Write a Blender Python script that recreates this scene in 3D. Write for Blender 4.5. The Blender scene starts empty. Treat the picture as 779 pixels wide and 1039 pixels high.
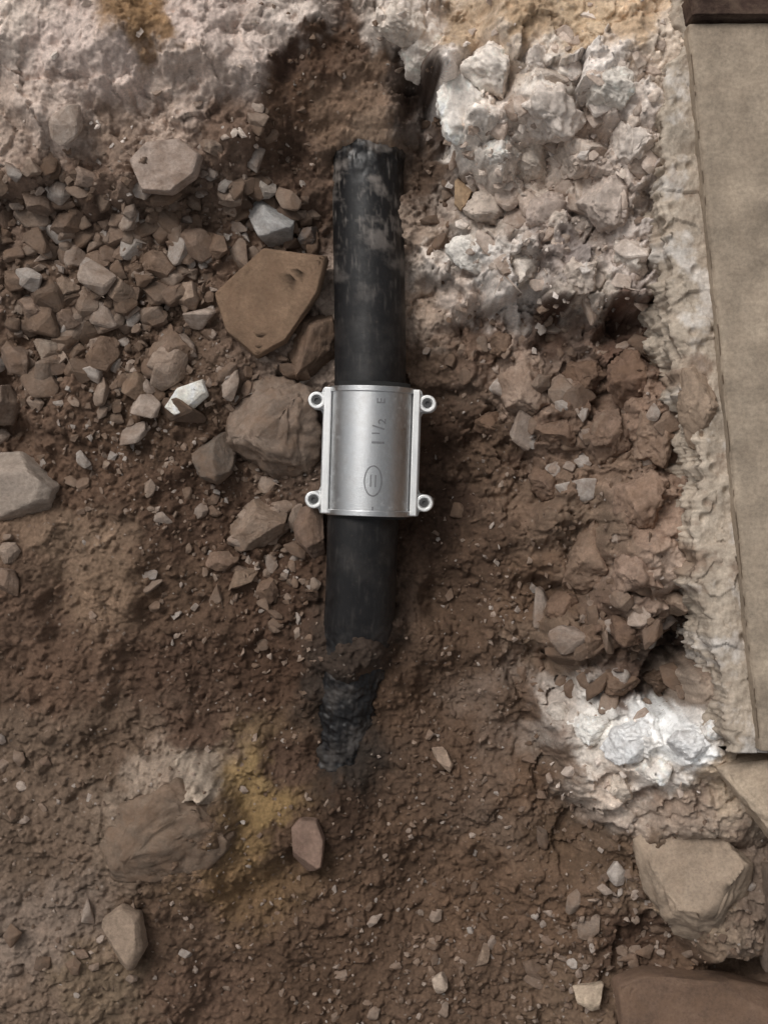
import bpy, bmesh, math, random
import numpy as np
from mathutils import Vector, Matrix

random.seed(7); rng=np.random.default_rng(11)
S=0.00068; D=0.95
def P(px,py,z=0.0):
    k=(D-z)/D
    return ((px-389.5)*S*k,(519.5-py)*S*k)
def lin(c):
    c=np.array(c,dtype=float)/255.0
    return np.where(c<=0.04045,c/12.92,((c+0.055)/1.055)**2.4)
ALB=1.15
def mud(c):
    c=np.array(c,dtype=float);g=c.mean();l=g
    k=.87 if l<118 else (.87+.16*min(1,(l-118)/50))
    return np.minimum((c*.93+g*.07)*k,234)

# ---------------------------------------------------------------- noise
def h2(ix,iy,seed):
    ix=ix.astype(np.int64)&0xFFFFFFFF; iy=iy.astype(np.int64)&0xFFFFFFFF
    n=(ix*374761393+iy*668265263+seed*2246822519)&0xFFFFFFFF
    n=((n^(n>>13))*1274126177)&0xFFFFFFFF
    n=((n^(n>>16))*2654435769)&0xFFFFFFFF
    n=n^(n>>15)
    return (n&0xFFFFFF)/float(0xFFFFFF)
def perlin(x,y,seed=0):
    x0=np.floor(x);y0=np.floor(y);fx=x-x0;fy=y-y0
    u=fx*fx*fx*(fx*(fx*6-15)+10);v=fy*fy*fy*(fy*(fy*6-15)+10)
    def g(dx,dy):
        a=h2(x0+dx,y0+dy,seed)*2*math.pi
        return np.cos(a)*(fx-dx)+np.sin(a)*(fy-dy)
    a=g(0,0);b=g(1,0);c=g(0,1);d=g(1,1)
    return ((a+(b-a)*u)*(1-v)+(c+(d-c)*u)*v)*1.5
def fbm(x,y,lam,octv=4,seed=0,gain=.5):
    r=0;a=1
    for o in range(octv):
        r=r+a*perlin(x/lam+o*17.3,y/lam-o*9.1,seed+o*7); a*=gain; lam/=2.03
    return r
def worley(x,y,lam,seed=0,jit=.9):
    X=x/lam;Y=y/lam;x0=np.floor(X);y0=np.floor(Y)
    best=np.full(X.shape,9.0);bdx=np.zeros_like(X);bdy=np.zeros_like(X);bx=np.zeros_like(X);by=np.zeros_like(X)
    for i in(-1,0,1):
        for j in(-1,0,1):
            cx=x0+i;cy=y0+j
            dx=X-(cx+.5+jit*(h2(cx,cy,seed)-.5));dy=Y-(cy+.5+jit*(h2(cx,cy,seed+101)-.5))
            d=dx*dx+dy*dy;m=d<best
            best=np.where(m,d,best);bdx=np.where(m,dx,bdx);bdy=np.where(m,dy,bdy);bx=np.where(m,cx,bx);by=np.where(m,cy,by)
    return np.sqrt(best),bdx,bdy,[h2(bx,by,seed+k) for k in(201,301,401,501)]
def facet(x,y,lam,seed):
    f,dx,dy,r=worley(x,y,lam,seed)
    return (r[0]-.5)*.7+((r[1]-.5)*dx+(r[2]-.5)*dy)*1.9

# ---------------------------------------------------------------- materials
def nodes(name):
    m=bpy.data.materials.new(name);m.use_nodes=True;nt=m.node_tree
    return m,nt,nt.nodes['Principled BSDF']
def N(nt,t,**k):
    n=nt.nodes.new(t)
    for a,b in k.items(): setattr(n,a,b)
    return n
def noise(nt,scale,detail=6,rough=.6,co=None):
    n=N(nt,'ShaderNodeTexNoise');n.inputs['Scale'].default_value=scale;n.inputs['Detail'].default_value=detail;n.inputs['Roughness'].default_value=rough
    if co: nt.links.new(co,n.inputs['Vector'])
    return n
def maprange(nt,src,a,b,c,d):
    n=N(nt,'ShaderNodeMapRange');n.inputs[1].default_value=a;n.inputs[2].default_value=b;n.inputs[3].default_value=c;n.inputs[4].default_value=d
    nt.links.new(src,n.inputs[0]);return n.outputs[0]
def math_(nt,op,a,b):
    n=N(nt,'ShaderNodeMath',operation=op)
    for i,v in enumerate((a,b)):
        if isinstance(v,(int,float)): n.inputs[i].default_value=v
        else: nt.links.new(v,n.inputs[i])
    return n.outputs[0]
def dirt_mat(name,rough=.95,b1=.6,specks=True,dust=0.0,scale=1.0,dc=(114,91,74)):
    m,nt,bs=nodes(name)
    co=N(nt,'ShaderNodeTexCoord').outputs['Object']
    at=N(nt,'ShaderNodeAttribute',attribute_name='Col')
    n1=noise(nt,45*scale,7,.65,co);n2=noise(nt,420*scale,5,.7,co);n3=noise(nt,1500*scale,3,.6,co)
    f=math_(nt,'MULTIPLY',maprange(nt,n1.outputs[0],.3,.7,.78,1.2),maprange(nt,n2.outputs[0],.3,.7,.76,1.24))
    vm=N(nt,'ShaderNodeVectorMath',operation='SCALE');nt.links.new(at.outputs['Color'],vm.inputs[0]);nt.links.new(f,vm.inputs['Scale'])
    col=vm.outputs[0]
    if dust>0:
        mx=N(nt,'ShaderNodeMix',data_type='RGBA');nd=noise(nt,70*scale,6,.7,co)
        nt.links.new(maprange(nt,nd.outputs[0],.40,.66,0,dust),mx.inputs[0]);nt.links.new(col,mx.inputs[6])
        mx.inputs[7].default_value=(*(lin(dc)*ALB),1);col=mx.outputs[2]
    if specks:
        v=N(nt,'ShaderNodeTexVoronoi');v.inputs['Scale'].default_value=330*scale;nt.links.new(co,v.inputs['Vector'])
        sp=N(nt,'ShaderNodeSeparateColor');nt.links.new(v.outputs['Color'],sp.inputs[0])
        a=maprange(nt,sp.outputs[0],.95,.97,0,1);b=maprange(nt,v.outputs['Distance'],.22,.4,.6,0)
        mk=math_(nt,'MULTIPLY',a,b)
        mx=N(nt,'ShaderNodeMix',data_type='RGBA');nt.links.new(mk,mx.inputs[0]);nt.links.new(col,mx.inputs[6])
        mx.inputs[7].default_value=(.30,.25,.21,1);col=mx.outputs[2]
    nt.links.new(col,bs.inputs['Base Color'])
    bs.inputs['Roughness'].default_value=rough;bs.inputs['Specular IOR Level'].default_value=.2
    h=math_(nt,'ADD',math_(nt,'MULTIPLY',n2.outputs[0],1.0),math_(nt,'MULTIPLY',n3.outputs[0],.35))
    bp=N(nt,'ShaderNodeBump');bp.inputs['Strength'].default_value=b1;bp.inputs['Distance'].default_value=.0016
    nt.links.new(h,bp.inputs['Height']);nt.links.new(bp.outputs[0],bs.inputs['Normal'])
    return m
M_soil=dirt_mat('soil_and_rubble',b1=.6)
M_rock=dirt_mat('dusty_stone',rough=.9,b1=.55,specks=False,dust=.6)
M_clean=dirt_mat('pale_stone',rough=.85,b1=.55,specks=False,dust=.22,dc=(150,130,115))
M_conc=dirt_mat('weathered_concrete',rough=.9,b1=.35,specks=False,dust=.3,dc=(140,120,102))
M_panel=dirt_mat('smooth_concrete',rough=.85,b1=.15,specks=False,dust=.25,dc=(132,116,100))

def mesh_np(name,verts,faces,cols,mat,smooth=True):
    me=bpy.data.meshes.new(name);verts=np.asarray(verts,dtype=np.float32);faces=np.asarray(faces,dtype=np.int32)
    nv=len(verts);nf,k=faces.shape
    me.vertices.add(nv);me.vertices.foreach_set('co',verts.ravel())
    me.loops.add(nf*k);me.loops.foreach_set('vertex_index',faces.ravel())
    me.polygons.add(nf);me.polygons.foreach_set('loop_start',np.arange(0,nf*k,k,dtype=np.int32))
    me.polygons.foreach_set('loop_total',np.full(nf,k,dtype=np.int32))
    me.update(calc_edges=True)
    if cols is not None:
        a=me.color_attributes.new('Col','FLOAT_COLOR','POINT')
        c=np.ones((nv,4),dtype=np.float32);c[:,:3]=cols;a.data.foreach_set('color',c.ravel())
    me.polygons.foreach_set('use_smooth',np.full(nf,smooth,dtype=bool))
    me.materials.append(mat);me.validate()
    ob=bpy.data.objects.new(name,me);bpy.context.collection.objects.link(ob);return ob
def gridfaces(nr,nc,flip=False):
    i=np.arange(nr-1)[:,None]*nc+np.arange(nc-1)[None,:]
    i=i.ravel();f=np.stack([i,i+1,i+nc+1,i+nc],1)
    return f[:,::-1] if flip else f

# ---------------------------------------------------------------- terrain
HC=[(0,0,.055),(100,30,.055),(200,30,.052),(60,100,.045),(150,110,.034),(0,150,.034),(250,60,.045),(300,12,.05),(240,110,.03),(90,150,.03),
(330,60,.036),(300,90,.028),(320,115,.022),(370,60,.034),(372,95,.032),(355,112,.032),(372,118,.033),(390,112,.033),(372,134,.025),(392,134,.025),(352,134,.023),(372,172,.006),(350,172,.0),(396,172,.002),(300,170,.004),(328,140,.014),(418,165,.0),(422,112,.008),(402,60,.03),
(400,15,.06),(450,55,.06),(480,110,.055),(505,165,.045),(560,90,.06),(620,60,.062),(650,110,.06),(540,20,.062),(660,20,.064),(438,125,.006),(448,155,.004),
(435,200,.0),(480,205,.014),(455,260,.004),(540,180,.03),(590,150,.036),(640,220,.05),(610,270,.045),(520,285,.026),(565,240,.034),(500,240,.02),(575,290,.042),(640,295,.048),(470,292,.006),
(560,332,.0),(620,335,.004),(480,325,-.012),(655,345,.026),(520,325,-.006),
(500,400,-.010),(545,400,.004),(600,400,.018),(665,400,.04),(440,420,-.032),(450,500,-.040),(435,460,-.04),(520,500,-.020),(580,520,.014),(650,520,.036),(690,560,.048),(450,600,-.038),
(535,600,-.028),(565,580,.002),(590,640,.016),(650,620,.034),(685,650,.004),(700,640,.016),(620,680,.006),(660,690,.004),(720,700,.05),(540,680,-.030),
(450,700,-.036),(530,740,-.030),(580,745,.012),(650,760,.03),(720,760,.05),(620,800,.014),(560,820,-.02),(700,880,.018),(640,900,-.002),(750,950,.02),(720,820,.035),(650,960,-.014),(700,1020,-.005),(765,1030,.0),(742,985,-.024),
(400,800,-.036),(450,900,-.034),(500,1000,-.026),(350,1000,-.034),(300,900,-.034),(395,740,-.036),(410,660,-.030),(308,740,-.028),(345,720,-.036),(342,765,-.040),(374,660,.004),(352,672,.000),(388,640,-.012),(345,805,-.022),(325,660,-.014),(318,700,-.024),(384,700,-.024),(378,760,-.030),
(20,250,.01),(100,250,.005),(200,250,0),(280,250,-.006),(100,350,0),(200,350,-.006),(300,350,-.014),(50,420,.0),(150,450,-.01),(250,500,-.02),(300,600,-.026),(200,600,-.015),(100,600,-.004),(0,600,.01),
(60,700,.0),(150,700,-.012),(250,700,-.022),(295,700,-.026),(50,850,.0),(150,850,.004),(200,830,.006),(262,850,-.010),(260,800,-.014),(50,1000,.0),(150,1000,-.008),(250,1000,-.024),(10,445,-.02),
(322,450,-.022),(418,300,-.014),(330,250,-.01),(420,450,-.034),(418,380,-.026),(375,300,-.02),(375,450,-.03),(365,580,-.03),(330,580,-.026),(405,580,-.034),(400,610,-.028)]
def zs(px,z):
    if z>0: return z*(1.75 if px>430 else 1.45)
    if 295<px<425: return z
    return z*1.35
HC=[(a,b,zs(a,z) if not(330<a<400 and 90<b<180) else z*1.2) for a,b,z in HC]
CC=[(0,0,200,184,172,.6,.3),(60,40,194,176,166,.6,.3),(120,60,190,172,162,.7,.4),(200,20,192,174,164,.6,.3),(60,110,186,168,156,.7,.4),(0,150,172,152,138,.8,.4),(140,14,162,128,92,.8,.2),(158,30,154,122,90,.8,.2),(170,60,190,172,160,.7,.4),
(200,85,182,164,152,.8,.6),(255,50,190,174,164,.8,.6),(300,15,190,176,166,.8,.5),(110,140,154,132,116,.9,.5),(230,130,134,110,94,1,.5),(160,120,174,154,140,.9,.5),
(330,50,96,72,56,1,.2),(300,95,112,86,68,.8,.1),(340,110,138,112,92,.7,.1),(375,70,142,116,96,.7,.1),(372,120,152,128,108,.6,.0),(290,160,100,78,64,1,.2),(412,60,74,56,46,1,.3),(300,60,88,66,54,1,.2),(360,40,110,86,70,1,.2),
(395,10,206,192,180,.9,.6),(420,45,214,202,192,.9,.6),(455,70,220,210,202,1,.7),(480,115,224,214,204,1,.7),(500,160,218,208,198,1,.7),(520,110,212,200,190,1.1,.8),(560,80,214,204,194,1.1,.9),(600,70,216,206,198,1.1,1),(640,90,208,196,186,1.1,1),
(470,15,180,156,130,.8,.3),(530,20,176,150,122,.8,.3),(590,25,188,164,136,.8,.3),(650,20,190,164,136,.8,.3),(520,50,198,182,166,.9,.5),(670,50,200,184,168,.8,.3),
(425,110,66,50,41,1.2,.4),(450,140,92,72,60,1.2,.5),(430,180,104,84,70,1,.4),
(470,200,160,144,132,1.2,.7),(540,150,196,182,170,1.1,1),(590,150,184,168,156,1.1,1),(630,150,188,174,164,1.1,1),(560,200,182,168,156,1.1,1),(610,210,164,150,140,1.1,1),(640,260,192,180,172,1.1,.9),(500,220,176,162,150,1.1,.8),
(480,258,208,202,196,1.1,.8),(440,270,188,176,166,1,.7),(520,285,206,196,188,1.1,.9),(570,255,156,144,138,1.1,.9),(600,290,188,176,164,1.1,.9),(430,315,168,148,132,.9,.4),(430,240,158,138,122,1,.4),(465,300,184,168,156,1,.5),
(560,330,90,68,56,1.3,.8),(620,335,108,80,66,1.3,.8),(480,350,124,100,84,1.2,.6),(655,340,112,88,74,1.3,.8),(440,370,118,96,80,1,.4),
(540,390,156,134,118,1.3,.9),(600,400,122,98,82,1.3,.9),(560,440,132,108,92,1.3,.9),(650,420,152,126,108,1.3,.9),(610,460,136,112,94,1.3,.9),(500,450,106,84,68,1.3,.6),
(450,440,86,66,53,.9,.1),(440,520,76,58,47,.9,.1),(480,560,90,70,56,.9,.1),(540,500,130,106,88,1.3,.7),(600,530,136,114,96,1.3,.8),(650,520,158,132,114,1.3,.8),(680,590,172,150,134,1.2,.7),  # soil right of the clamp coloured darker to paint in the hollow's shadow
(470,640,102,80,64,.9,.1),(540,600,112,88,70,.9,.3),(570,660,130,108,90,1.3,.8),(620,640,108,86,72,1.3,.9),(680,640,66,52,44,1.3,.9),(640,690,98,78,66,1.3,.9),(710,700,164,146,130,1,.5),
(530,715,112,90,74,1,.3),(572,726,176,164,154,1.1,.8),(600,738,220,216,210,1.1,.8),(640,748,228,224,220,1.0,.8),(690,755,234,230,226,.9,.6),(620,795,190,174,160,1.1,.8),(665,785,220,210,200,1.1,.8),(690,815,160,140,124,1,.5),(740,790,180,160,138,.7,.3),(575,775,130,110,94,1,.5),(600,765,200,190,180,1,.8),
(540,790,110,86,68,1,.4),(570,850,106,84,66,1,.3),(640,870,112,90,72,1,.5),(700,900,164,144,122,1,.5),(640,950,94,72,58,1,.4),(760,900,134,116,102,1,.5),(700,1010,116,92,74,1,.3),(600,1020,120,98,80,1,.3),(560,930,112,88,70,1,.2),
(400,700,98,76,60,.9,.1),(460,760,102,80,64,1,.1),(400,850,100,78,62,1,.1),(480,900,110,86,68,1,.1),(350,950,100,78,62,1,.1),(450,1010,108,86,70,1,.1),(300,1000,100,78,62,1,.1),(345,700,62,52,45,.8,.1),(345,770,56,48,42,.8,.1),(345,830,74,56,44,.8,.1),(368,660,70,58,50,.8,.1),
(20,200,140,116,100,1,.3),(100,200,136,112,96,1,.3),(190,220,126,104,88,1,.3),(60,280,122,100,84,1,.3),(160,300,116,94,78,1,.3),(240,250,120,96,80,1,.3),(300,200,104,82,68,1,.3),(60,380,116,92,76,1,.2),(150,420,104,82,66,1,.1),
(100,480,108,84,68,1,.1),(180,520,94,72,58,1,.1),(85,560,140,116,96,.8,.1),(100,590,134,110,90,.8,.1),(180,600,102,80,64,1,.1),(270,590,90,68,54,1,.1),(20,620,114,90,74,.8,.1),(60,680,110,86,70,.9,.1),(180,680,96,74,60,1,.1),(270,680,88,66,52,1,.1),
(30,770,120,100,84,.9,.1),(110,760,112,92,76,.9,.2),(200,740,98,76,62,.9,.1),(160,820,136,116,98,.9,.4),(200,800,160,144,128,.8,.4),(150,795,150,132,116,.8,.4),(190,850,114,92,76,.9,.4),
(255,790,148,122,84,.9,.1),(270,820,150,122,82,.9,.1),(250,850,144,116,80,.9,.1),(240,885,134,106,76,.9,.1),(222,840,112,90,70,.9,.2),(290,850,98,76,60,.9,.1),(290,780,94,72,58,.9,.1),
(40,870,120,100,84,.9,.1),(60,930,136,118,104,.8,.2),(20,960,140,122,108,.8,.2),(90,1000,130,110,90,.8,.2),(180,950,106,84,68,.9,.1),(200,1010,112,88,72,.9,.1),(40,1030,126,106,90,.9,.2)]
def axis(half,step):
    a=np.arange(-half,half+step/2,step);o=[];v=half;st=step
    while v<7: st*=1.22;v+=st;o.append(v)
    o=np.array(o);return np.concatenate([-o[::-1],a,o])
ax=axis(.315,.0009);ay=axis(.40,.0009)
X,Y=np.meshgrid(ax,ay)
def idw(x,y,pts,vals,pw,soft):
    num=np.zeros(x.shape+(vals.shape[1],));den=np.zeros(x.shape)
    for (a,b),v in zip(pts,vals):
        w=1/((x-a)**2+(y-b)**2+soft*soft)**(pw/2);den+=w
        for k in range(len(v)): num[...,k]+=w*v[k]
    return num/den[...,None]
def height_at_ctrl(px,py):
    return min(HC,key=lambda c:(c[0]-px)**2+(c[1]-py)**2)[2]
w1x=fbm(X,Y,.03,4,50)*.008;w1y=fbm(X,Y,.03,4,90)*.008
hp=[P(a,b,z) for a,b,z in HC];hv=np.array([[z] for _,_,z in HC])
near=np.exp(-((X+.01)/.05)**2)
macro=idw(X+w1x*.8*(1-.7*near),Y+w1y*.8*(1-.7*near),hp,hv,4.2,.008)[...,0]
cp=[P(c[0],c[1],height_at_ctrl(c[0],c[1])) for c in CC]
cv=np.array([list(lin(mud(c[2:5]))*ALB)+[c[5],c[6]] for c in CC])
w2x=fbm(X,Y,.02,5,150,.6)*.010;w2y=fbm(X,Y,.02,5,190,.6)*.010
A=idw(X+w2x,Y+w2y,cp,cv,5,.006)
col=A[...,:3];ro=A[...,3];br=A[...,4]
far=np.clip((np.maximum(abs(X)-.33,abs(Y)-.42))/.15,0,1)
b2=np.clip(br,0,1)
H=macro
H=H+fbm(X,Y,.05,3,3)*.0045*ro*(1-.6*near)
H=H+fbm(X,Y,.016,4,31,.55)*.0024*ro*(1-.35*b2)
wx=X+fbm(X,Y,.008,3,61)*.002;wy=Y+fbm(X,Y,.008,3,62)*.002
wX=X+fbm(X,Y,.02,4,63)*.006;wY=Y+fbm(X,Y,.02,4,64)*.006
H=H+facet(wX,wY,.055,15)*.020*b2+facet(wx,wy,.028,5)*.014*b2+facet(wx,wy,.013,6)*.0065*b2+facet(wx,wy,.0055,8)*.0020*(b2*.8+.15)
f,dx,dy,r=worley(wx,wy,.011,77)
H=H-np.clip(.40-f,0,1)*.016*(r[0]>.72)*b2
clodcol=np.ones(X.shape);soilm=np.clip(1.15-b2,0,1)
for lam,amp,sd,th in((.019,.0075,400,.76),(.0095,.0048,420,.6),(.0050,.0028,440,.48),(.0028,.0015,460,.35)):
    f,dx,dy,r=worley(wx,wy,lam,sd)
    rad=.18+.3*r[1]
    st=np.clip(1-(f/rad)**2,0,1)**.6*(r[0]>th)
    H=H+st*amp*(.4+.6*r[2])*soilm*np.clip(ro,.5,1)
    clodcol=clodcol*(1+(st>.15)*(r[3]-.42)*.4)
H=H+fbm(X,Y,.0045,2,500)*.0007
H=np.where(far>0,H*(1-far)+far*(macro*.5+fbm(X,Y,.4,3,9)*.02+.01),H)
col=col*clodcol[...,None]
g=np.clip(fbm(X,Y,.022,5,700,.55)*1.3-.12,0,1)*np.clip(b2*1.5,0,1)*np.clip(1.5-col[...,0]*1.3,.25,1)
soilc=lin((120,98,84))*ALB
col=col*(1-g[...,None]*.5)+soilc*g[...,None]*.5
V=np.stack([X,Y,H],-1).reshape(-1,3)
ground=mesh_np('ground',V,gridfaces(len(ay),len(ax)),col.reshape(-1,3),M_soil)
def zat(x,y):
    i=min(max(int(np.searchsorted(ax,x)),1),len(ax)-1);j=min(max(int(np.searchsorted(ay,y)),1),len(ay)-1)
    return float(H[j,i])
def loc(px,py):
    z=0
    for _ in range(4):
        x,y=P(px,py,z);z=.5*z+.5*zat(x,y)
    x,y=P(px,py,z);return x,y,zat(x,y)

# ---------------------------------------------------------------- stones
def ico(sub):
    bm=bmesh.new();bmesh.ops.create_icosphere(bm,subdivisions=sub,radius=1)
    v=np.array([x.co[:] for x in bm.verts]);f=np.array([[q.index for q in p.verts] for p in bm.faces]);bm.free();return v,f
def noise3(v,lam,seed):
    return (perlin(v[:,0]/lam+v[:,2]/lam*.6,v[:,1]/lam,seed)+perlin(v[:,1]/lam+3.3,v[:,2]/lam+v[:,0]/lam*.5,seed+1)+perlin(v[:,2]/lam,v[:,0]/lam+7.7,seed+2))/1.7
def hullrock(n,r,bev):
    bm=bmesh.new()
    for _ in range(n):
        d=r.normal(size=3);d/=np.linalg.norm(d);d*=r.uniform(.8,1.05);bm.verts.new(d)
    o=bmesh.ops.convex_hull(bm,input=bm.verts)
    bmesh.ops.delete(bm,geom=[v for v in bm.verts if not v.link_faces],context='VERTS')
    bmesh.ops.dissolve_limit(bm,angle_limit=math.radians(22),verts=bm.verts,edges=bm.edges)
    if bev>0: bmesh.ops.bevel(bm,geom=list(bm.edges),offset=bev,segments=1,affect='EDGES',profile=.5)
    bmesh.ops.triangulate(bm,faces=bm.faces)
    bm.verts.index_update()
    v=np.array([x.co[:] for x in bm.verts]);f=np.array([[q.index for q in p.verts] for p in bm.faces]);bm.free();return v,f
protoA=[hullrock(int(rng.integers(11,19)),rng,.08) for _ in range(40)]
protoB=[hullrock(int(rng.integers(8,13)),rng,0) for _ in range(30)]
def rotm(r):
    q=r.normal(size=4);q/=np.linalg.norm(q);w,x,y,z=q
    return np.array([[1-2*(y*y+z*z),2*(x*y-z*w),2*(x*z+y*w)],[2*(x*y+z*w),1-2*(x*x+z*z),2*(y*z-x*w)],[2*(x*z-y*w),2*(y*z+x*w),1-2*(x*x+y*y)]])
PAL=[(142,124,110),(126,106,92),(158,142,130),(114,95,81),(160,150,142),(134,114,99),(148,130,116),(120,101,87)]
PALW=[(194,180,168),(180,164,152),(204,192,182),(168,152,140),(212,202,194),(186,170,158)]
def scatter(name,blobs,protos,mat):
    VV=[];FF=[];CL=[];off=0
    for px,py,rx,ry,n,s0,s1,up in blobs:
        for _ in range(n):
            qx=px+rng.normal()*rx;qy=py+rng.normal()*ry
            if 322<qx<428 and 90<qy<640: continue
            if 325<qx<378 and 640<qy<800: continue
            if 222<qx<330 and 262<qy<356: continue
            if qx<260 and qy<120 and rng.random()<.85: continue
            x,y,z=loc(qx,qy)
            if abs(x)>.31 or abs(y)>.39: continue
            s=(s0+(s1-s0)*rng.random()**2.4)*.55*S
            sc=np.array([rng.uniform(.85,1.4),rng.uniform(.7,1),rng.uniform(.45,.8)])*s
            pv,pf=protos[rng.integers(len(protos))]
            p=(pv@rotm(rng).T)*sc
            a=rng.uniform(0,6.28);R=np.array([[math.cos(a),-math.sin(a),0],[math.sin(a),math.cos(a),0],[0,0,1]])
            t=rng.normal()*.35;R2=np.array([[1,0,0],[0,math.cos(t),-math.sin(t)],[0,math.sin(t),math.cos(t)]])
            p=p@R2.T@R.T
            p+=np.array([x,y,z+s*up])
            VV.append(p);FF.append(pf+off);off+=len(p)
            pal=PALW if (qx>455 and qy<310) or (560<qx and 715<qy<810) or (qy<150 and qx<260) else PAL
            c=lin(mud(pal[rng.integers(len(pal))]))*ALB*rng.uniform(.8,1.2)
            CL.append(np.tile(c,(len(p),1)))
    return mesh_np(name,np.concatenate(VV),np.concatenate(FF),np.concatenate(CL),mat,False)
scatter('gravel',[
 (70,320,70,60,120,14,46,.25),(170,270,60,45,75,12,42,.25),(120,220,80,30,60,10,34,.2),(250,210,40,25,40,10,32,.25),(160,370,50,35,50,12,38,.25),(30,240,40,50,40,10,34,.2),
 (300,240,20,25,20,12,28,.3),(290,560,35,30,40,10,32,.25),(240,610,40,30,20,8,26,.2),(200,480,60,40,20,8,24,.2),(300,430,25,60,25,10,26,.25),
 (60,600,60,60,10,8,18,.2),(30,780,30,30,10,10,24,.2),(450,960,70,50,30,7,20,.1),(600,990,50,30,30,8,26,.15),(470,730,60,60,12,7,16,.1),(560,880,60,60,16,8,20,.1),(660,940,50,40,25,8,30,.2),
 (600,420,60,60,50,14,44,.05),(620,640,50,50,50,12,40,.05),(560,200,60,60,50,12,40,-.1),(600,110,50,40,30,12,36,-.1),(450,200,20,60,25,8,24,.1),(230,120,60,20,12,10,26,.1),(80,980,60,40,12,8,26,.2),(330,1000,120,30,14,8,18,.15),(520,340,60,20,20,10,30,.1)],protoA,M_rock)
scatter('small_gravel',[
 (120,300,110,90,1400,3,12,.3),(280,500,60,120,400,3,11,.3),(150,650,140,120,350,2.5,7,.2),(450,850,120,160,650,2.5,8,.2),(460,980,120,50,300,3,10,.2),
 (600,450,90,160,500,3,12,.2),(560,180,80,80,500,3,12,.1),(300,120,60,60,200,2.5,8,.3),(470,650,50,120,200,2.5,7,.2),(150,930,140,80,300,2.5,8,.2),(650,930,70,60,300,3,11,.3),(200,480,90,60,300,2.5,9,.3)],protoB,M_rock)

i5,f5=ico(5)
def outline_rock(name,pts,thick,c,lift=.35,seed=0,cuts=5,tilt=(0,0),rough=.05,mat=None,flat=.55,z=None):
    r=np.random.default_rng(seed+1000)
    pts=np.array(pts,dtype=float);cx,cy=pts.mean(0)
    if z is None:
        z0=float(np.median([loc(cx+a,cy+b)[2] for a in(-10,0,10) for b in(-10,0,10)]))
    else: z0=z
    x0,y0=P(cx,cy,z0+thick*.3)
    q=(pts-[cx,cy])*S*(D-z0)/D;q[:,1]*=-1
    ang=np.arctan2(q[:,1],q[:,0]);o=np.argsort(ang);q=q[o]
    v=i5.copy();th=np.arctan2(v[:,1],v[:,0])
    qn=np.roll(q,-1,0);R=np.zeros(len(v));d=np.stack([np.cos(th),np.sin(th)],1)
    for a,b in zip(q,qn):
        e=b-a;den=d[:,0]*e[1]-d[:,1]*e[0];den=np.where(abs(den)<1e-9,1e-9,den)
        t=(a[0]*e[1]-a[1]*e[0])/den;u=(a[0]*d[:,1]-a[1]*d[:,0])/den
        ok=(t>0)&(u>=-1e-4)&(u<=1.0001);R=np.where(ok,np.maximum(R,t),R)
    ch=np.hypot(v[:,0],v[:,1]);m=R[R>0].mean()
    R=np.where(R<=0,m,R)
    prof=ch**flat
    zz=np.sign(v[:,2])*abs(v[:,2])**.8
    p=np.stack([d[:,0]*R*prof,d[:,1]*R*prof,zz*thick],1)
    nrm=np.array([m,m,thick]);u=p/nrm
    for _ in range(cuts+3):
        n=r.normal(size=3);n[2]=abs(n[2])*1.1+.25;n/=np.linalg.norm(n);t=r.uniform(.5,.82)
        u-=n*np.clip(u@n-t,0,None)[:,None]*.99
    if cuts<0:
        lim=.55+.08*u[:,0]+noise3(u*[1,1,0]+[0,0,.3],.6,seed)*.06+noise3(u*[1,1,0]+[0,0,.3],.2,seed+3)*.03
        u[:,2]=np.where(u[:,2]>lim,lim+(u[:,2]-lim)*.12,u[:,2])
    p=u*nrm
    sd=int(seed*13)
    k=(noise3(u,.8,sd)*.6+noise3(u,.33,sd+5)*.6+noise3(u,.14,sd+9)*.45+noise3(u,.06,sd+12)*.3)*rough
    p+=(u/(np.linalg.norm(u,axis=1)[:,None]+1e-6))*(k*m)[:,None]
    p[:,2]+=p[:,0]*tilt[0]+p[:,1]*tilt[1]
    p+=np.array([x0,y0,z0+thick*lift])
    cc=lin(mud(c))*ALB;cl=cc*(1+.22*noise3(u,.5,sd+20)[:,None]+.15*noise3(u,.12,sd+30)[:,None])
    return mesh_np(name,p,f5,np.clip(cl,.01,.9),mat or M_rock)
def blob(px,py,w,h,rot=0,n=7,seed=0):
    r=np.random.default_rng(seed);o=[]
    for i in range(n):
        a=2*math.pi*i/n+r.uniform(-.25,.25);k=r.uniform(.8,1.15);x=math.cos(a)*w/2*k;y=math.sin(a)*h/2*k
        c,s=math.cos(rot),math.sin(rot);o.append((px+x*c-y*s,py+x*s+y*c))
    return o
R_=outline_rock
R_('sandstone_slab',[(219,300),(246,276),(270,256),(335,266),(325,302),(291,349),(262,364),(231,338)],.015,(140,114,92),.85,1,-3,(.12,.1),.014,flat=.3)
R_('rock',[(230,388),(255,378),(292,383),(320,400),(324,450),(312,492),(292,510),(262,492),(238,470),(228,430)],.032,(140,122,108),.25,2,7,(-.1,.1),.14,flat=.4)
R_('rock',[(195,445),(210,436),(232,438),(241,455),(236,480),(222,492),(205,485),(196,468)],.018,(112,100,90),.4,3,2,(0,0),.05)
R_('rock',[(-14,460),(20,455),(50,465),(62,490),(52,520),(30,540),(5,545),(-18,530)],.026,(158,144,132),.5,4,2,(0,.1),.04,M_clean)
R_('rock',[(-25,395),(15,392),(26,410),(15,432),(-25,432)],.018,(144,126,112),.8,5,3,(0,0),.05)
R_('rock',[(226,520),(262,503),(292,520),(287,540),(265,557),(240,560)],.018,(146,126,110),.4,6,5,(0,.1),.06)
R_('rock',[(298,515),(328,510),(330,560),(318,575),(300,570)],.018,(128,106,92),.35,7,5,(0,0),.06)
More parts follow.
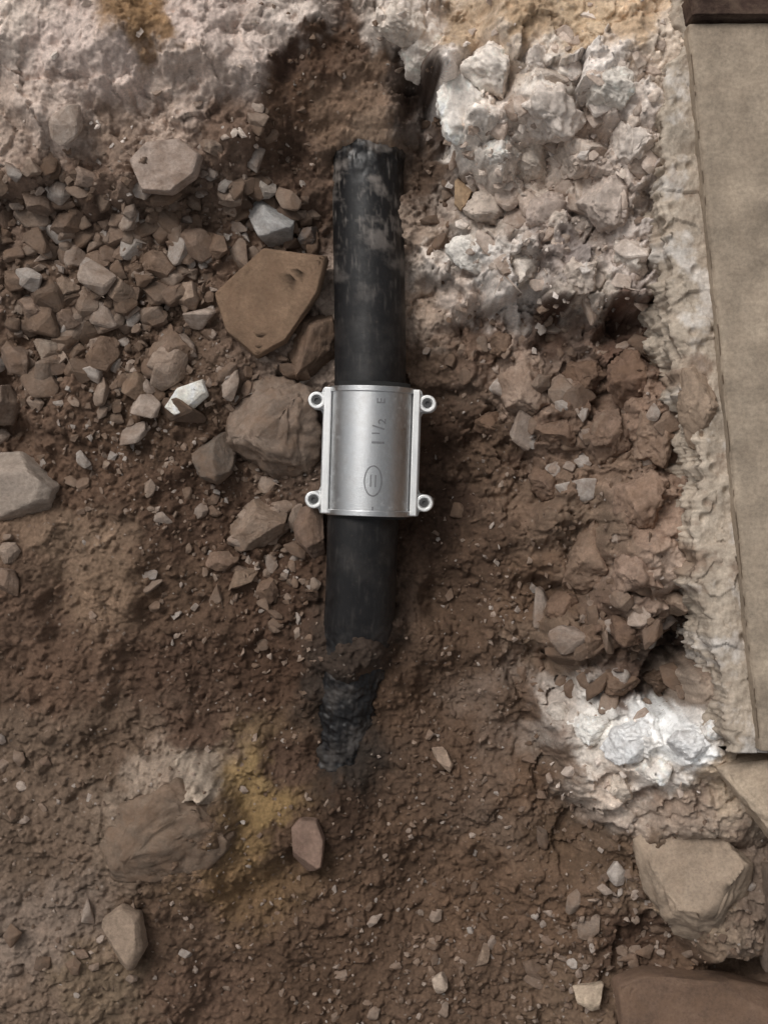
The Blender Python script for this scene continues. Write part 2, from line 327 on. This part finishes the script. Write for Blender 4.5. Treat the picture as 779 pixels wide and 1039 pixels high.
R_('rock',[(133,165),(150,147),(185,143),(206,160),(200,180),(175,197),(145,195)],.014,(168,150,138),.4,8,-2,(0,.1),.02)
R_('rock',[(245,205),(262,200),(300,222),(296,248),(280,258),(262,240)],.017,(158,156,154),.5,9,4,(0,.1),.04,M_clean)
R_('rock',blob(270,193,26,20,.3,seed=2),.010,(164,154,144),.5,10,5,mat=M_clean)
R_('rock',blob(312,240,24,30,.3,seed=3),.011,(104,100,98),.5,11,5)
R_('rock',[(296,320),(335,305),(342,350),(335,388),(300,385),(290,350)],.02,(124,102,86),.1,12,6,(0,.1),.07)
R_('white_stone_chip',[(168,414),(182,395),(208,386),(213,402),(195,417),(178,422)],.008,(240,222,212),.9,13,-2,(0,.3),.02,M_clean,.35)
R_('pebble',[(296,838),(305,828),(322,830),(330,850),(327,878),(312,885),(298,868)],.014,(134,108,94),.5,14,-2,(0,0),.012,M_clean)
R_('rock',[(106,930),(125,916),(144,925),(150,960),(137,982),(115,980),(104,955)],.015,(150,130,112),.45,15,0,(0,0),.03,M_clean)
R_('rock',[(98,862),(120,822),(178,792),(236,792),(243,830),(226,868),(190,900),(140,908),(110,897)],.028,(132,113,97),-.2,16,6,(0,.3),.12,flat=.4)
R_('rock',[(150,325),(168,325),(200,360),(208,380),(190,380),(165,355)],.011,(136,114,98),.5,17,4)
for i,(a,b,w,h,rt,c) in enumerate([(72,320,40,36,0,(138,118,104)),(68,292,32,30,.3,(146,126,110)),(35,314,36,32,0,(142,122,108)),(50,356,42,28,.2,(150,134,120)),(140,390,38,30,-.4,(136,114,96)),(104,358,36,38,.1,(128,106,90)),
    (17,365,36,42,0,(136,116,102)),(120,295,46,28,.7,(142,122,106)),(160,268,42,32,.2,(132,110,94)),(190,300,30,36,0,(148,128,112)),(215,248,36,30,.3,(126,104,88)),(100,265,32,24,-.3,(138,116,100)),
    (70,225,28,42,.6,(128,108,94)),(120,240,32,26,0,(146,124,108)),(40,205,38,28,.4,(134,114,100)),(15,285,30,26,0,(132,110,94)),(235,200,32,24,-.5,(158,140,126)),(245,585,46,22,-.5,(140,118,100)),(270,600,24,36,.1,(134,110,94)),(225,570,32,24,0,(136,112,96)),
    (8,590,28,36,0,(138,118,104)),(10,560,22,24,0,(144,126,112)),(85,180,34,22,.2,(154,134,120)),(30,170,30,22,-.2,(156,138,124)),(215,150,30,20,.4,(144,126,112))]):
    R_('rock',blob(a,b,w,h,rt,6,i+40),min(w,h)*S*.45,c,.5,30+i,5,(random.uniform(-.25,.25),random.uniform(-.25,.25)),.05,flat=.4)
R_('rock',[(645,862),(668,842),(735,848),(760,876),(764,975),(735,985),(690,955),(660,915)],.03,(156,138,120),.05,60,5,(.1,.05),.08,M_conc,.3)
for i,(a,b,w,h,rt,c,t) in enumerate([
 (600,742,50,34,.3,(218,214,208),.016),(648,754,70,42,-.2,(234,232,228),.02),(700,757,62,34,.1,(236,234,230),.018),(628,796,50,36,.5,(196,182,168),.016),(672,784,48,28,0,(222,214,206),.014),(568,722,26,22,0,(186,176,166),.010),(724,742,26,26,0,(222,216,210),.014)]):
    R_('concrete_chunk',blob(a,b,w,h,rt,6,i+90),t,c,.05,200+i,6,(random.uniform(-.2,.2),random.uniform(-.2,.2)),.16,M_clean,.4)
for i,(a,b,w,h,rt,c,t) in enumerate([
 (505,60,90,60,.5,(216,206,196),.022),(470,105,60,90,-.3,(224,216,208),.022),(560,105,96,70,.1,(208,196,186),.024),(618,80,72,60,.3,(216,208,198),.022),(645,135,50,74,.1,(204,192,182),.022),(590,150,66,50,-.4,(190,176,164),.022),
 (535,160,70,54,.2,(198,186,174),.02),(500,205,60,46,0,(178,164,152),.018),(622,200,64,60,.3,(178,164,154),.024),(565,215,70,50,-.3,(176,160,150),.02),(642,258,48,66,0,(192,182,172),.02),(590,275,76,40,.1,(190,176,164),.02),(530,272,74,40,-.1,(202,192,182),.016),(480,255,50,40,.3,(210,204,196),.012),
 (434,46,66,56,.6,(216,206,196),.02),(404,16,66,44,.2,(206,194,182),.018),(545,60,50,34,0,(208,196,186),.018),(505,150,30,50,.2,(222,214,206),.018),(610,30,60,30,.1,(196,172,144),.014)]):
    R_('concrete_chunk',blob(a,b,w,h,rt,7,i+120),t,c,-.2,230+i,7,(random.uniform(-.2,.2),random.uniform(-.2,.2)),.18,M_clean,.5)
R_('stone_slab',[(622,992),(650,982),(735,988),(779,1000),(840,1010),(840,1080),(700,1090),(630,1070)],.022,(122,98,82),.5,62,-2,(0,0),.03,M_rock,.3)
R_('rock',[(580,1000),(610,995),(628,1015),(600,1024),(585,1016)],.009,(170,152,132),.6,63,4,mat=M_clean)
R_('rock',[(433,757),(448,753),(460,775),(456,784),(444,772)],.006,(156,134,116),.6,64,3,mat=M_clean)
R_('rock',blob(446,997,16,26,.2,seed=5),.006,(168,150,134),.6,65,3,mat=M_clean)
R_('rock',blob(490,972,12,36,.3,seed=6),.006,(150,128,110),.6,66,3,mat=M_clean)
R_('sandstone_fragment',blob(468,196,18,36,0,seed=7),.009,(170,142,112),.8,67,4,mat=M_clean)
for i,(a,b,w,h,rt,c,t) in enumerate([
 (535,395,62,66,0,(160,138,122),.026),(596,380,50,44,.4,(122,98,82),.022),(640,385,50,60,.2,(128,102,86),.022),(570,440,54,44,-.3,(134,110,94),.022),(622,445,56,60,0,(138,114,98),.024),(668,440,40,70,.1,(156,132,114),.022),
 (560,490,44,40,0,(128,104,88),.02),(603,575,54,100,.15,(146,122,104),.026),(655,510,60,60,.3,(154,128,110),.024),(650,585,50,80,-.1,(156,132,116),.024),(600,655,52,44,.2,(130,108,92),.022),(640,640,40,36,0,(114,92,78),.02),(625,695,54,32,.1,(124,102,86),.02),(680,610,40,50,0,(164,142,124),.02),(675,690,40,34,.3,(114,96,82),.018),(570,620,34,40,0,(124,100,84),.018),(515,350,50,26,.1,(124,102,86),.014),(500,430,36,30,0,(116,92,76),.014)]):
    R_('rock',blob(a,b,w,h,rt,7,i+160),t,c,-.1,260+i,7,(random.uniform(-.1,.35),random.uniform(-.2,.2)),.17,M_rock,.5)

# ---------------------------------------------------------------- concrete ledge and slab at right
ZL=.118;ZS=.131
def strip(name,left,right,ztop,zbot,c,mat,nl=560,na=80,edge=.0025,rough=.0012,seed=0,round_=.004,lime=0):
    left=np.array([P(a,b,ztop) for a,b in left]);right=np.array([P(a,b,ztop) for a,b in right])
    t=np.linspace(0,1,nl)
    def rs(p):
        L=np.concatenate([[0],np.cumsum(np.hypot(*np.diff(p,axis=0).T))]);L/=L[-1]
        return np.stack([np.interp(t,L,p[:,k]) for k in(0,1)],1)
    l=rs(left);r=rs(right)
    l[:,0]+=fbm(l[:,1],l[:,1]*0+seed,.03,6,seed,.65)*edge*1.6
    if lime:
        bt=np.clip(fbm(l[:,1],l[:,1]*0+4.4,.045,3,seed+3)*1.4-.45,0,1);l[:,0]+=bt*.012
    rows=[];a=np.linspace(0,1,na)
    for w,dz in[(0,k) for k in np.linspace(zbot-ztop,-round_,60)]+[(-1,k) for k in np.linspace(0,1,6)]:
        if w==0:
            p=l.copy();z=np.full(nl,ztop+dz);q=np.clip(-dz/.02,0,1)
            p[:,0]+=(fbm(p[:,1],z,.02,5,seed+9,.6)*edge+facet(p[:,1],z,.016,seed+11)*edge*2.2+facet(p[:,1],z,.007,seed+12)*edge*.8)*q
        else:
            an=dz*math.pi/2;p=l.copy();p[:,0]+=round_*(1-math.cos(an));z=np.full(nl,ztop-round_+round_*math.sin(an))
        rows.append(np.c_[p,z])
    for k in a[1:]:
        p=l*(1-k)+r*k;p[:,0]+=round_*(1-k);rows.append(np.c_[p,np.full(nl,ztop)])
    rows.append(np.c_[r,np.full(nl,zbot)])
    G=np.stack(rows,0)
    top=G[...,2]>ztop-round_*1.01
    hh=fbm(G[...,0],G[...,1],.03,6,seed+30,.6)*rough
    if lime:
        f,_,_,rr_=worley(G[...,0],G[...,1],.010,seed+33);hh=hh-np.clip(.34-f,0,1)*.010*(rr_[0]>.8)
        hh=hh+facet(G[...,0]+fbm(G[...,0],G[...,1],.01,3,5)*.004,G[...,1],.022,seed+37)*.003
    G[...,2]+=np.where(top,hh,0)
    a0=G[:,:1].copy();a0[...,2]=zbot;a1=G[:,-1:].copy();a1[...,2]=zbot
    G=np.concatenate([a0,G,a1],1)
    fx=fbm(G[...,0],G[...,1],.04,5,seed+70,.6);fy=fbm(G[...,0]*4,G[...,1],.05,4,seed+75,.6)
    cc=lin(c)*ALB;cl=cc*(1+.2*fx[...,None]+.1*fy[...,None])
    if lime:
        w=np.clip(fbm(G[...,0],G[...,1],.035,6,seed+80,.65)*2-.35,0,1)[...,None]*lime
        cl=cl*(1-w)+lin((206,200,194))*w
        w=np.clip(fbm(G[...,0],G[...,1],.05,6,seed+90,.65)*2-.5,0,1)[...,None]*.7
        cl=cl*(1-w)+lin((122,100,84))*w
    return mesh_np(name,G.reshape(-1,3),gridfaces(G.shape[0],G.shape[1],True),np.clip(cl,.01,.9).reshape(-1,3),mat)
strip('concrete_ledge',[(684,-60),(680,45),(672,130),(672,250),(680,330),(694,372),(698,420),(712,470),(702,530),(706,590),(722,640),(732,700),(746,764)],
      [(698,-60),(707,40),(726,220),(744,400),(762,590),(780,764)],ZL,-.02,(168,156,142),M_conc,seed=3,edge=.003,rough=.0018,lime=.75)
strip('concrete_floor_slab',[(699,24),(718,220),(736,400),(754,590),(772,762)],[(1900,24),(1900,220),(1900,400),(1900,590),(1900,762)],ZS,-.02,(143,130,115),M_panel,na=260,seed=8,edge=.0002,rough=.0009,round_=.003)
strip('timber_beam',[(702,-500),(702,-200),(702,-60),(702,14)],[(1900,-500),(1900,-200),(1900,-60),(1900,14)],ZS+.008,-.02,(62,48,42),M_conc,seed=12,edge=.0005,rough=.001,round_=.003)
R_('concrete_chunk',[(692,376),(716,370),(726,400),(724,450),(704,462),(690,425)],.012,(150,130,112),.2,80,3,(0,0),.12,M_conc,z=ZL-.003)
R_('concrete_chunk',[(722,776),(745,766),(840,766),(840,860),(790,862),(758,820)],.035,(174,156,136),.3,81,-1,(0,0),.07,M_conc,.3,z=.07)
R_('concrete_chunk',[(772,875),(840,860),(850,1010),(780,995)],.035,(130,114,102),.3,82,1,(0,0),.06,M_conc,.3,z=.03)

# ---------------------------------------------------------------- pipe
PR=.0245
path=[(372,112,.000),(372,135,.002),(373,170,.004),(375,300,.002),(376,390,.0),(368,520,-.003),(367,580,-.010),(364,640,-.021),(353,700,-.042),(345,760,-.056),(340,830,-.070),(332,900,-.085)]
pp=np.array([[*P(a,b,z),z] for a,b,z in path])
L=np.concatenate([[0],np.cumsum(np.linalg.norm(np.diff(pp,axis=0),axis=1))])
nl=620;tt=np.linspace(0,L[-1],nl)
C=np.stack([np.interp(tt,L,pp[:,k]) for k in range(3)],1)
for k in range(3):
    pad=np.pad(C[:,k],30,mode='reflect',reflect_type='odd');C[:,k]=np.convolve(pad,np.ones(61)/61,'valid')
T=np.gradient(C,axis=0);T/=np.linalg.norm(T,axis=1)[:,None]
side=np.cross(T,[0,0,1]);side/=np.linalg.norm(side,axis=1)[:,None];up=np.cross(side,T)
na=160;th=np.linspace(0,2*math.pi,na,endpoint=False)
TH,TT=np.meshgrid(th,tt)
pyimg=519.5-C[:,1]/S
enc=np.clip((195-pyimg)/50,0,1)+np.clip((pyimg-620)/60,0,1)
rr=PR+(fbm(TH*PR,TT,.010,5,900,.6)*.0016+np.abs(fbm(TH*PR*3,TT*.5,.012,4,910))*.0010)*enc[:,None]+fbm(TH*PR,TT,.02,4,920)*.00015
G=C[:,None,:]+side[:,None,:]*(np.cos(TH)*rr)[...,None]+up[:,None,:]*(np.sin(TH)*rr)[...,None]
G=np.concatenate([G,G[:,:1]],1)
G=np.concatenate([np.repeat(G[:1].mean(1,keepdims=True),na+1,1),G],0)
pyc=np.concatenate([pyimg[:1],pyimg]);encc=np.concatenate([enc[:1],enc]);Cy=np.concatenate([C[:1,1],C[:,1]])
e2=np.broadcast_to(np.concatenate([th,th[:1]])[None,:],(nl+1,na+1))
basec=lin((23,22,23));dirtc=lin((138,130,124))
tcoord=Cy[:,None]+0*e2
d=np.clip(fbm(np.cos(e2)*PR,tcoord,.022,5,930,.62)*1.4+.0+encc[:,None]*.1,0,1)*.8
sc=np.clip(fbm(e2*PR*4,Cy[:,None]*.6,.012,4,950,.6)*1.6-.55,0,1)*.6
topd=np.clip((330-pyc)/120,0,1)[:,None]
w=np.clip(d*(.05+.9*np.maximum(topd*.8,(pyc>500)[:,None]*encc[:,None]*.22))+sc*(.12+.6*topd),0,1)
cl=basec*(1-w[...,None])+dirtc*w[...,None]
m,nt,bs=nodes('black_pipe')
co=N(nt,'ShaderNodeTexCoord').outputs['Object'];at=N(nt,'ShaderNodeAttribute',attribute_name='Col')
n2=noise(nt,300,6,.7,co);n1=noise(nt,60,6,.6,co)
mx=N(nt,'ShaderNodeMix',data_type='RGBA');nt.links.new(maprange(nt,n2.outputs[0],.58,.78,0,.3),mx.inputs[0]);nt.links.new(at.outputs['Color'],mx.inputs[6]);mx.inputs[7].default_value=(*lin((96,84,76)),1)
nt.links.new(mx.outputs[2],bs.inputs['Base Color'])
nt.links.new(maprange(nt,n1.outputs[0],.35,.65,.34,.64),bs.inputs['Roughness']);bs.inputs['Specular IOR Level'].default_value=.4
bp=N(nt,'ShaderNodeBump');bp.inputs['Strength'].default_value=.3;bp.inputs['Distance'].default_value=.0005;nt.links.new(n2.outputs[0],bp.inputs['Height']);nt.links.new(bp.outputs[0],bs.inputs['Normal'])
mesh_np('black_pipe',G.reshape(-1,3),gridfaces(nl+1,na+1),cl.reshape(-1,3),m)

# ---------------------------------------------------------------- clamp
def metal(name,base,rough,bump=.12,met=1.0,grime=.5):
    m,nt,bs=nodes(name);co=N(nt,'ShaderNodeTexCoord').outputs['Object']
    a=noise(nt,1800,3,.6,co);b=noise(nt,90,8,.75,co);c=noise(nt,260,6,.7,co)
    mx=N(nt,'ShaderNodeMix',data_type='RGBA');nt.links.new(maprange(nt,b.outputs[0],.45,.72,0,grime),mx.inputs[0])
    mx.inputs[6].default_value=(*base,1);mx.inputs[7].default_value=(base[0]*.55,base[1]*.52,base[2]*.49,1)
    nt.links.new(mx.outputs[2],bs.inputs['Base Color'])
    nt.links.new(maprange(nt,c.outputs[0],.55,.75,met,met*.5),bs.inputs['Metallic'])
    nt.links.new(maprange(nt,b.outputs[0],.3,.7,rough-.06,rough+.18),bs.inputs['Roughness'])
    bp=N(nt,'ShaderNodeBump');bp.inputs['Strength'].default_value=bump;bp.inputs['Distance'].default_value=.0004
    nt.links.new(a.outputs[0],bp.inputs['Height']);nt.links.new(bp.outputs[0],bs.inputs['Normal']);return m
M_al=metal('cast_aluminium',(.60,.61,.62),.32,.35)
M_alp=metal('polished_edge',(.93,.93,.92),.36,.2,grime=.3)
M_ink=metal('dark_lettering',(.20,.20,.21),.6,.1,.5)
M_dark=metal('steel_socket',(.08,.08,.08),.5,.1,.6)
M_rub,nt,bs=nodes('rubber_gasket');bs.inputs['Base Color'].default_value=(.012,.012,.012,1);bs.inputs['Roughness'].default_value=.7
clamp=bpy.data.objects.new('pipe_repair_clamp',None);bpy.context.collection.objects.link(clamp)
cxa,cya=P(376,458.5,.0)
ang=math.atan2(3.5,110)
clamp.location=(cxa,cya,-.0005);clamp.rotation_euler=(math.radians(1.2),0,-ang)
def child(name,bm,mat,smooth=True,bevel=0):
    me=bpy.data.meshes.new(name);bmesh.ops.recalc_face_normals(bm,faces=bm.faces);bm.to_mesh(me);bm.free()
    me.materials.append(mat)
    for p in me.polygons:p.use_smooth=smooth
    ob=bpy.data.objects.new(name,me);bpy.context.collection.objects.link(ob);ob.parent=clamp
    if bevel:
        b=ob.modifiers.new('b','BEVEL');b.width=bevel;b.segments=3;b.limit_method='ANGLE';b.angle_limit=math.radians(35);b.harden_normals=True
    return ob
HL=.0435
def shell(name,r0,r1,a0,a1,y0,y1,mat,seg=64,bev=.0005):
    bm=bmesh.new();vo=[];vi=[]
    for y in (y0,y1):
        vo.append([bm.verts.new((math.cos(a)*r1,y,math.sin(a)*r1)) for a in np.linspace(a0,a1,seg)])
        vi.append([bm.verts.new((math.cos(a)*r0,y,math.sin(a)*r0)) for a in np.linspace(a0,a1,seg)])
    for i in range(seg-1):
        bm.faces.new((vo[0][i],vo[0][i+1],vo[1][i+1],vo[1][i]));bm.faces.new((vi[0][i],vi[1][i],vi[1][i+1],vi[0][i+1]))
    for i in(0,seg-1): bm.faces.new((vo[0][i],vo[1][i],vi[1][i],vi[0][i]))
    for j in(0,1):
        for i in range(seg-1): bm.faces.new((vo[j][i],vo[j][i+1],vi[j][i+1],vi[j][i]))
    return child(name,bm,mat,True,bev)
RO=.0292
shell('upper_shell',.0262,RO,math.radians(8),math.radians(172),-HL,HL,M_al,96)
shell('end_rim_far',.0262,RO+.0011,math.radians(10),math.radians(170),HL-.0035,HL+.0004,M_al)
shell('end_rim_near',.0262,RO+.0011,math.radians(10),math.radians(170),-HL-.0004,-HL+.0035,M_al)
shell('lower_shell',.0262,RO,math.radians(188),math.radians(352),-HL+.001,HL-.001,M_al)
shell('rubber_gasket',.0236,.0261,0,math.radians(359.9),-HL-.0022,HL+.0036,M_rub,96,0)
def flange(name,sgn,z0,z1,xin,xr,lug,rad,mat,bev=.0007):
    yl=HL-.0095
    out=[(xin,-HL),(xr,-HL),(xr+.001,-yl-rad-.0003)]
    def lugarc(yc):
        return [(lug+math.cos(math.radians(a))*rad,yc+math.sin(math.radians(a))*rad) for a in np.linspace(-90,90,13)]
    out+=lugarc(-yl)
    out+=[(xr+.0012,-yl+rad+.0004),(xr,-yl+rad+.003),(xr,yl-rad-.003),(xr+.0012,yl-rad-.0004)]
    out+=lugarc(yl)
    out+=[(xr+.001,yl+rad+.0003),(xr,HL),(xin,HL)]
    bm=bmesh.new()
    b=[bm.verts.new((sgn*x,y,z0)) for x,y in out];t=[bm.verts.new((sgn*x,y,z1)) for x,y in out]
    n=len(out)
    for i in range(n): bm.faces.new((b[i],b[(i+1)%n],t[(i+1)%n],t[i]))
    bm.faces.new(t);bm.faces.new(b)
    return child(name,bm,mat,False,bev)
for sg,nm in((-1,'left'),(1,'right')):
    flange('upper_flange_'+nm,sg,.0018,.0062,.0262,.0325,.0372,.0056,M_al)
    flange('lower_flange_'+nm,sg,-.0066,-.0022,.0262,.0340,.0388,.0060,M_al)
    bm=bmesh.new();bmesh.ops.create_cube(bm,size=1)
    for v in bm.verts: v.co=Vector((sg*.0302+v.co.x*.0052,v.co.y*2*(HL-.0002),.0086+v.co.z*.0062))
    child('clamp_rail_'+nm,bm,M_alp,False,.0009)
    for k,ys in enumerate((-1,1)):
        yc=ys*(HL-.0095);xc=sg*.0378
        def lathe(name,prof,mat,seg=40):
            bm=bmesh.new();rings=[]
            for r,z in prof:
                rings.append([bm.verts.new((xc+r*math.cos(a),yc+r*math.sin(a),z)) for a in np.linspace(0,2*math.pi,seg,endpoint=False)])
            for a,b in zip(rings,rings[1:]):
                for i in range(seg): bm.faces.new((a[i],a[(i+1)%seg],b[(i+1)%seg],b[i]))
            bm.faces.new(rings[-1]);return child(name,bm,mat,True,.0002)
        lathe('bolt_boss_%s_%d'%(nm,k),[(.0060,.005),(.0060,.0094),(.0055,.0099),(.0038,.0099),(.0036,.0096),(.0036,.0070),(0.0005,.0070)],M_alp)
        bm=bmesh.new();r6=[]
        for z,r in((.0068,.0030),(.0086,.0030),(.0089,.0027),(.0089,.0017),(.0076,.0016),(.0076,.0002)):
            ring=[]
            for a in np.linspace(0,2*math.pi,24,endpoint=False):
                q=r
                if r<.002: q=r*math.cos(math.pi/6)/math.cos((a%(math.pi/3))-math.pi/6)
                ring.append(bm.verts.new((xc+q*math.cos(a),yc+q*math.sin(a),z)))
            r6.append(ring)
        for a,b in zip(r6,r6[1:]):
            for i in range(24): bm.faces.new((a[i],a[(i+1)%24],b[(i+1)%24],b[i]))
        bm.faces.new(r6[-1]);child('socket_bolt_%s_%d'%(nm,k),bm,M_dark,False,0)
def wrapmesh(name,verts,faces,yc,xoff,mat,h=.00025):
    bm=bmesh.new();vs=[bm.verts.new(v) for v in verts]
    for f in faces:
        try: bm.faces.new([vs[i] for i in f])
        except ValueError: pass
    bmesh.ops.triangulate(bm,faces=bm.faces)
    for _ in range(3):
        es=[e for e in bm.edges if e.calc_length()>.0009]
        if es: bmesh.ops.subdivide_edges(bm,edges=es,cuts=1);bmesh.ops.triangulate(bm,faces=bm.faces)
    for q in bm.verts:
        u,v,w=q.co;a=math.pi/2-(xoff+v)/RO
        r=RO+(h if w>0 else -.0002);q.co=(math.cos(a)*r,yc+u,math.sin(a)*r)
    return child(name,bm,mat,False,0)
def text(name,s,size,yc,xoff):
    cu=bpy.data.curves.new('t','FONT');cu.body=s;cu.size=size;cu.extrude=.0002;cu.offset=.00008;cu.align_x='CENTER';cu.align_y='CENTER';cu.resolution_u=6
    o=bpy.data.objects.new('t',cu);bpy.context.collection.objects.link(o);bpy.context.view_layer.update()
    me=bpy.data.meshes.new_from_object(o.evaluated_get(bpy.context.evaluated_depsgraph_get()))
    v=[(q.co.x,-q.co.y,q.co.z) for q in me.vertices];f=[list(p.vertices) for p in me.polygons]
    bpy.data.objects.remove(o);bpy.data.meshes.remove(me)
    return wrapmesh(name,v,f,yc,xoff,M_ink)
yy=lambda py:(457.5-py)*S
text('size_whole_number','1',.0125,yy(449),.0055)
text('fraction_numerator','1',.0075,yy(440),.0036)
text('fraction_slash','/',.0115,yy(434),.0055)
text('fraction_denominator','2',.0075,yy(428),.0076)
text('letter_mark','E',.0080,yy(408),.0065)
text('dash_mark','-',.009,yy(514),.002)
vs=[];fs=[];n=40
for k,(a,b) in enumerate(((.0105,.0062),(.0096,.0054))):
    for i in range(n):
        t=2*math.pi*i/n;vs.append((a*math.cos(t),b*math.sin(t),1))
for i in range(n): fs.append((i,(i+1)%n,n+(i+1)%n,n+i))
o=len(vs)
for k in(-1,1):
    vs+=[(-.004,k*.0016-.0004,1),(.004,k*.0016-.0004,1),(.004,k*.0016+.0004,1),(-.004,k*.0016+.0004,1)];fs.append((o,o+1,o+2,o+3));o+=4
wrapmesh('plain_oval_mark',vs,fs,yy(487),.0025,M_ink)

# ---------------------------------------------------------------- light, world, camera
d=Vector((-.48,.62,1.0)).normalized()
sun=bpy.data.lights.new('sun','SUN');sun.energy=1.35;sun.angle=math.radians(18);sun.color=(1,.945,.88)
so=bpy.data.objects.new('sun',sun);so.rotation_euler=(-d).to_track_quat('-Z','Y').to_euler();so.location=d*3;bpy.context.collection.objects.link(so)
w=bpy.data.worlds.new('World');bpy.context.scene.world=w;w.use_nodes=True;nt=w.node_tree
sk=nt.nodes.new('ShaderNodeTexSky');sk.sky_type='NISHITA';sk.sun_disc=False;sk.sun_elevation=math.asin(d.z);sk.sun_rotation=math.atan2(d.x,d.y);sk.dust_density=5;sk.air_density=1
hs=nt.nodes.new('ShaderNodeHueSaturation');hs.inputs['Saturation'].default_value=.05
nt.links.new(sk.outputs[0],hs.inputs['Color']);bg=nt.nodes['Background'];nt.links.new(hs.outputs[0],bg.inputs[0]);bg.inputs[1].default_value=.092
cam=bpy.data.cameras.new('camera');co_=bpy.data.objects.new('camera',cam);bpy.context.collection.objects.link(co_)
co_.location=(0,0,D);cam.sensor_fit='VERTICAL';cam.sensor_height=24;cam.lens=D/(1039*S)*24;cam.clip_start=.01;cam.clip_end=100
bpy.context.scene.camera=co_
sc=bpy.context.scene;sc.view_settings.view_transform='Standard';sc.view_settings.look='None';sc.view_settings.exposure=0
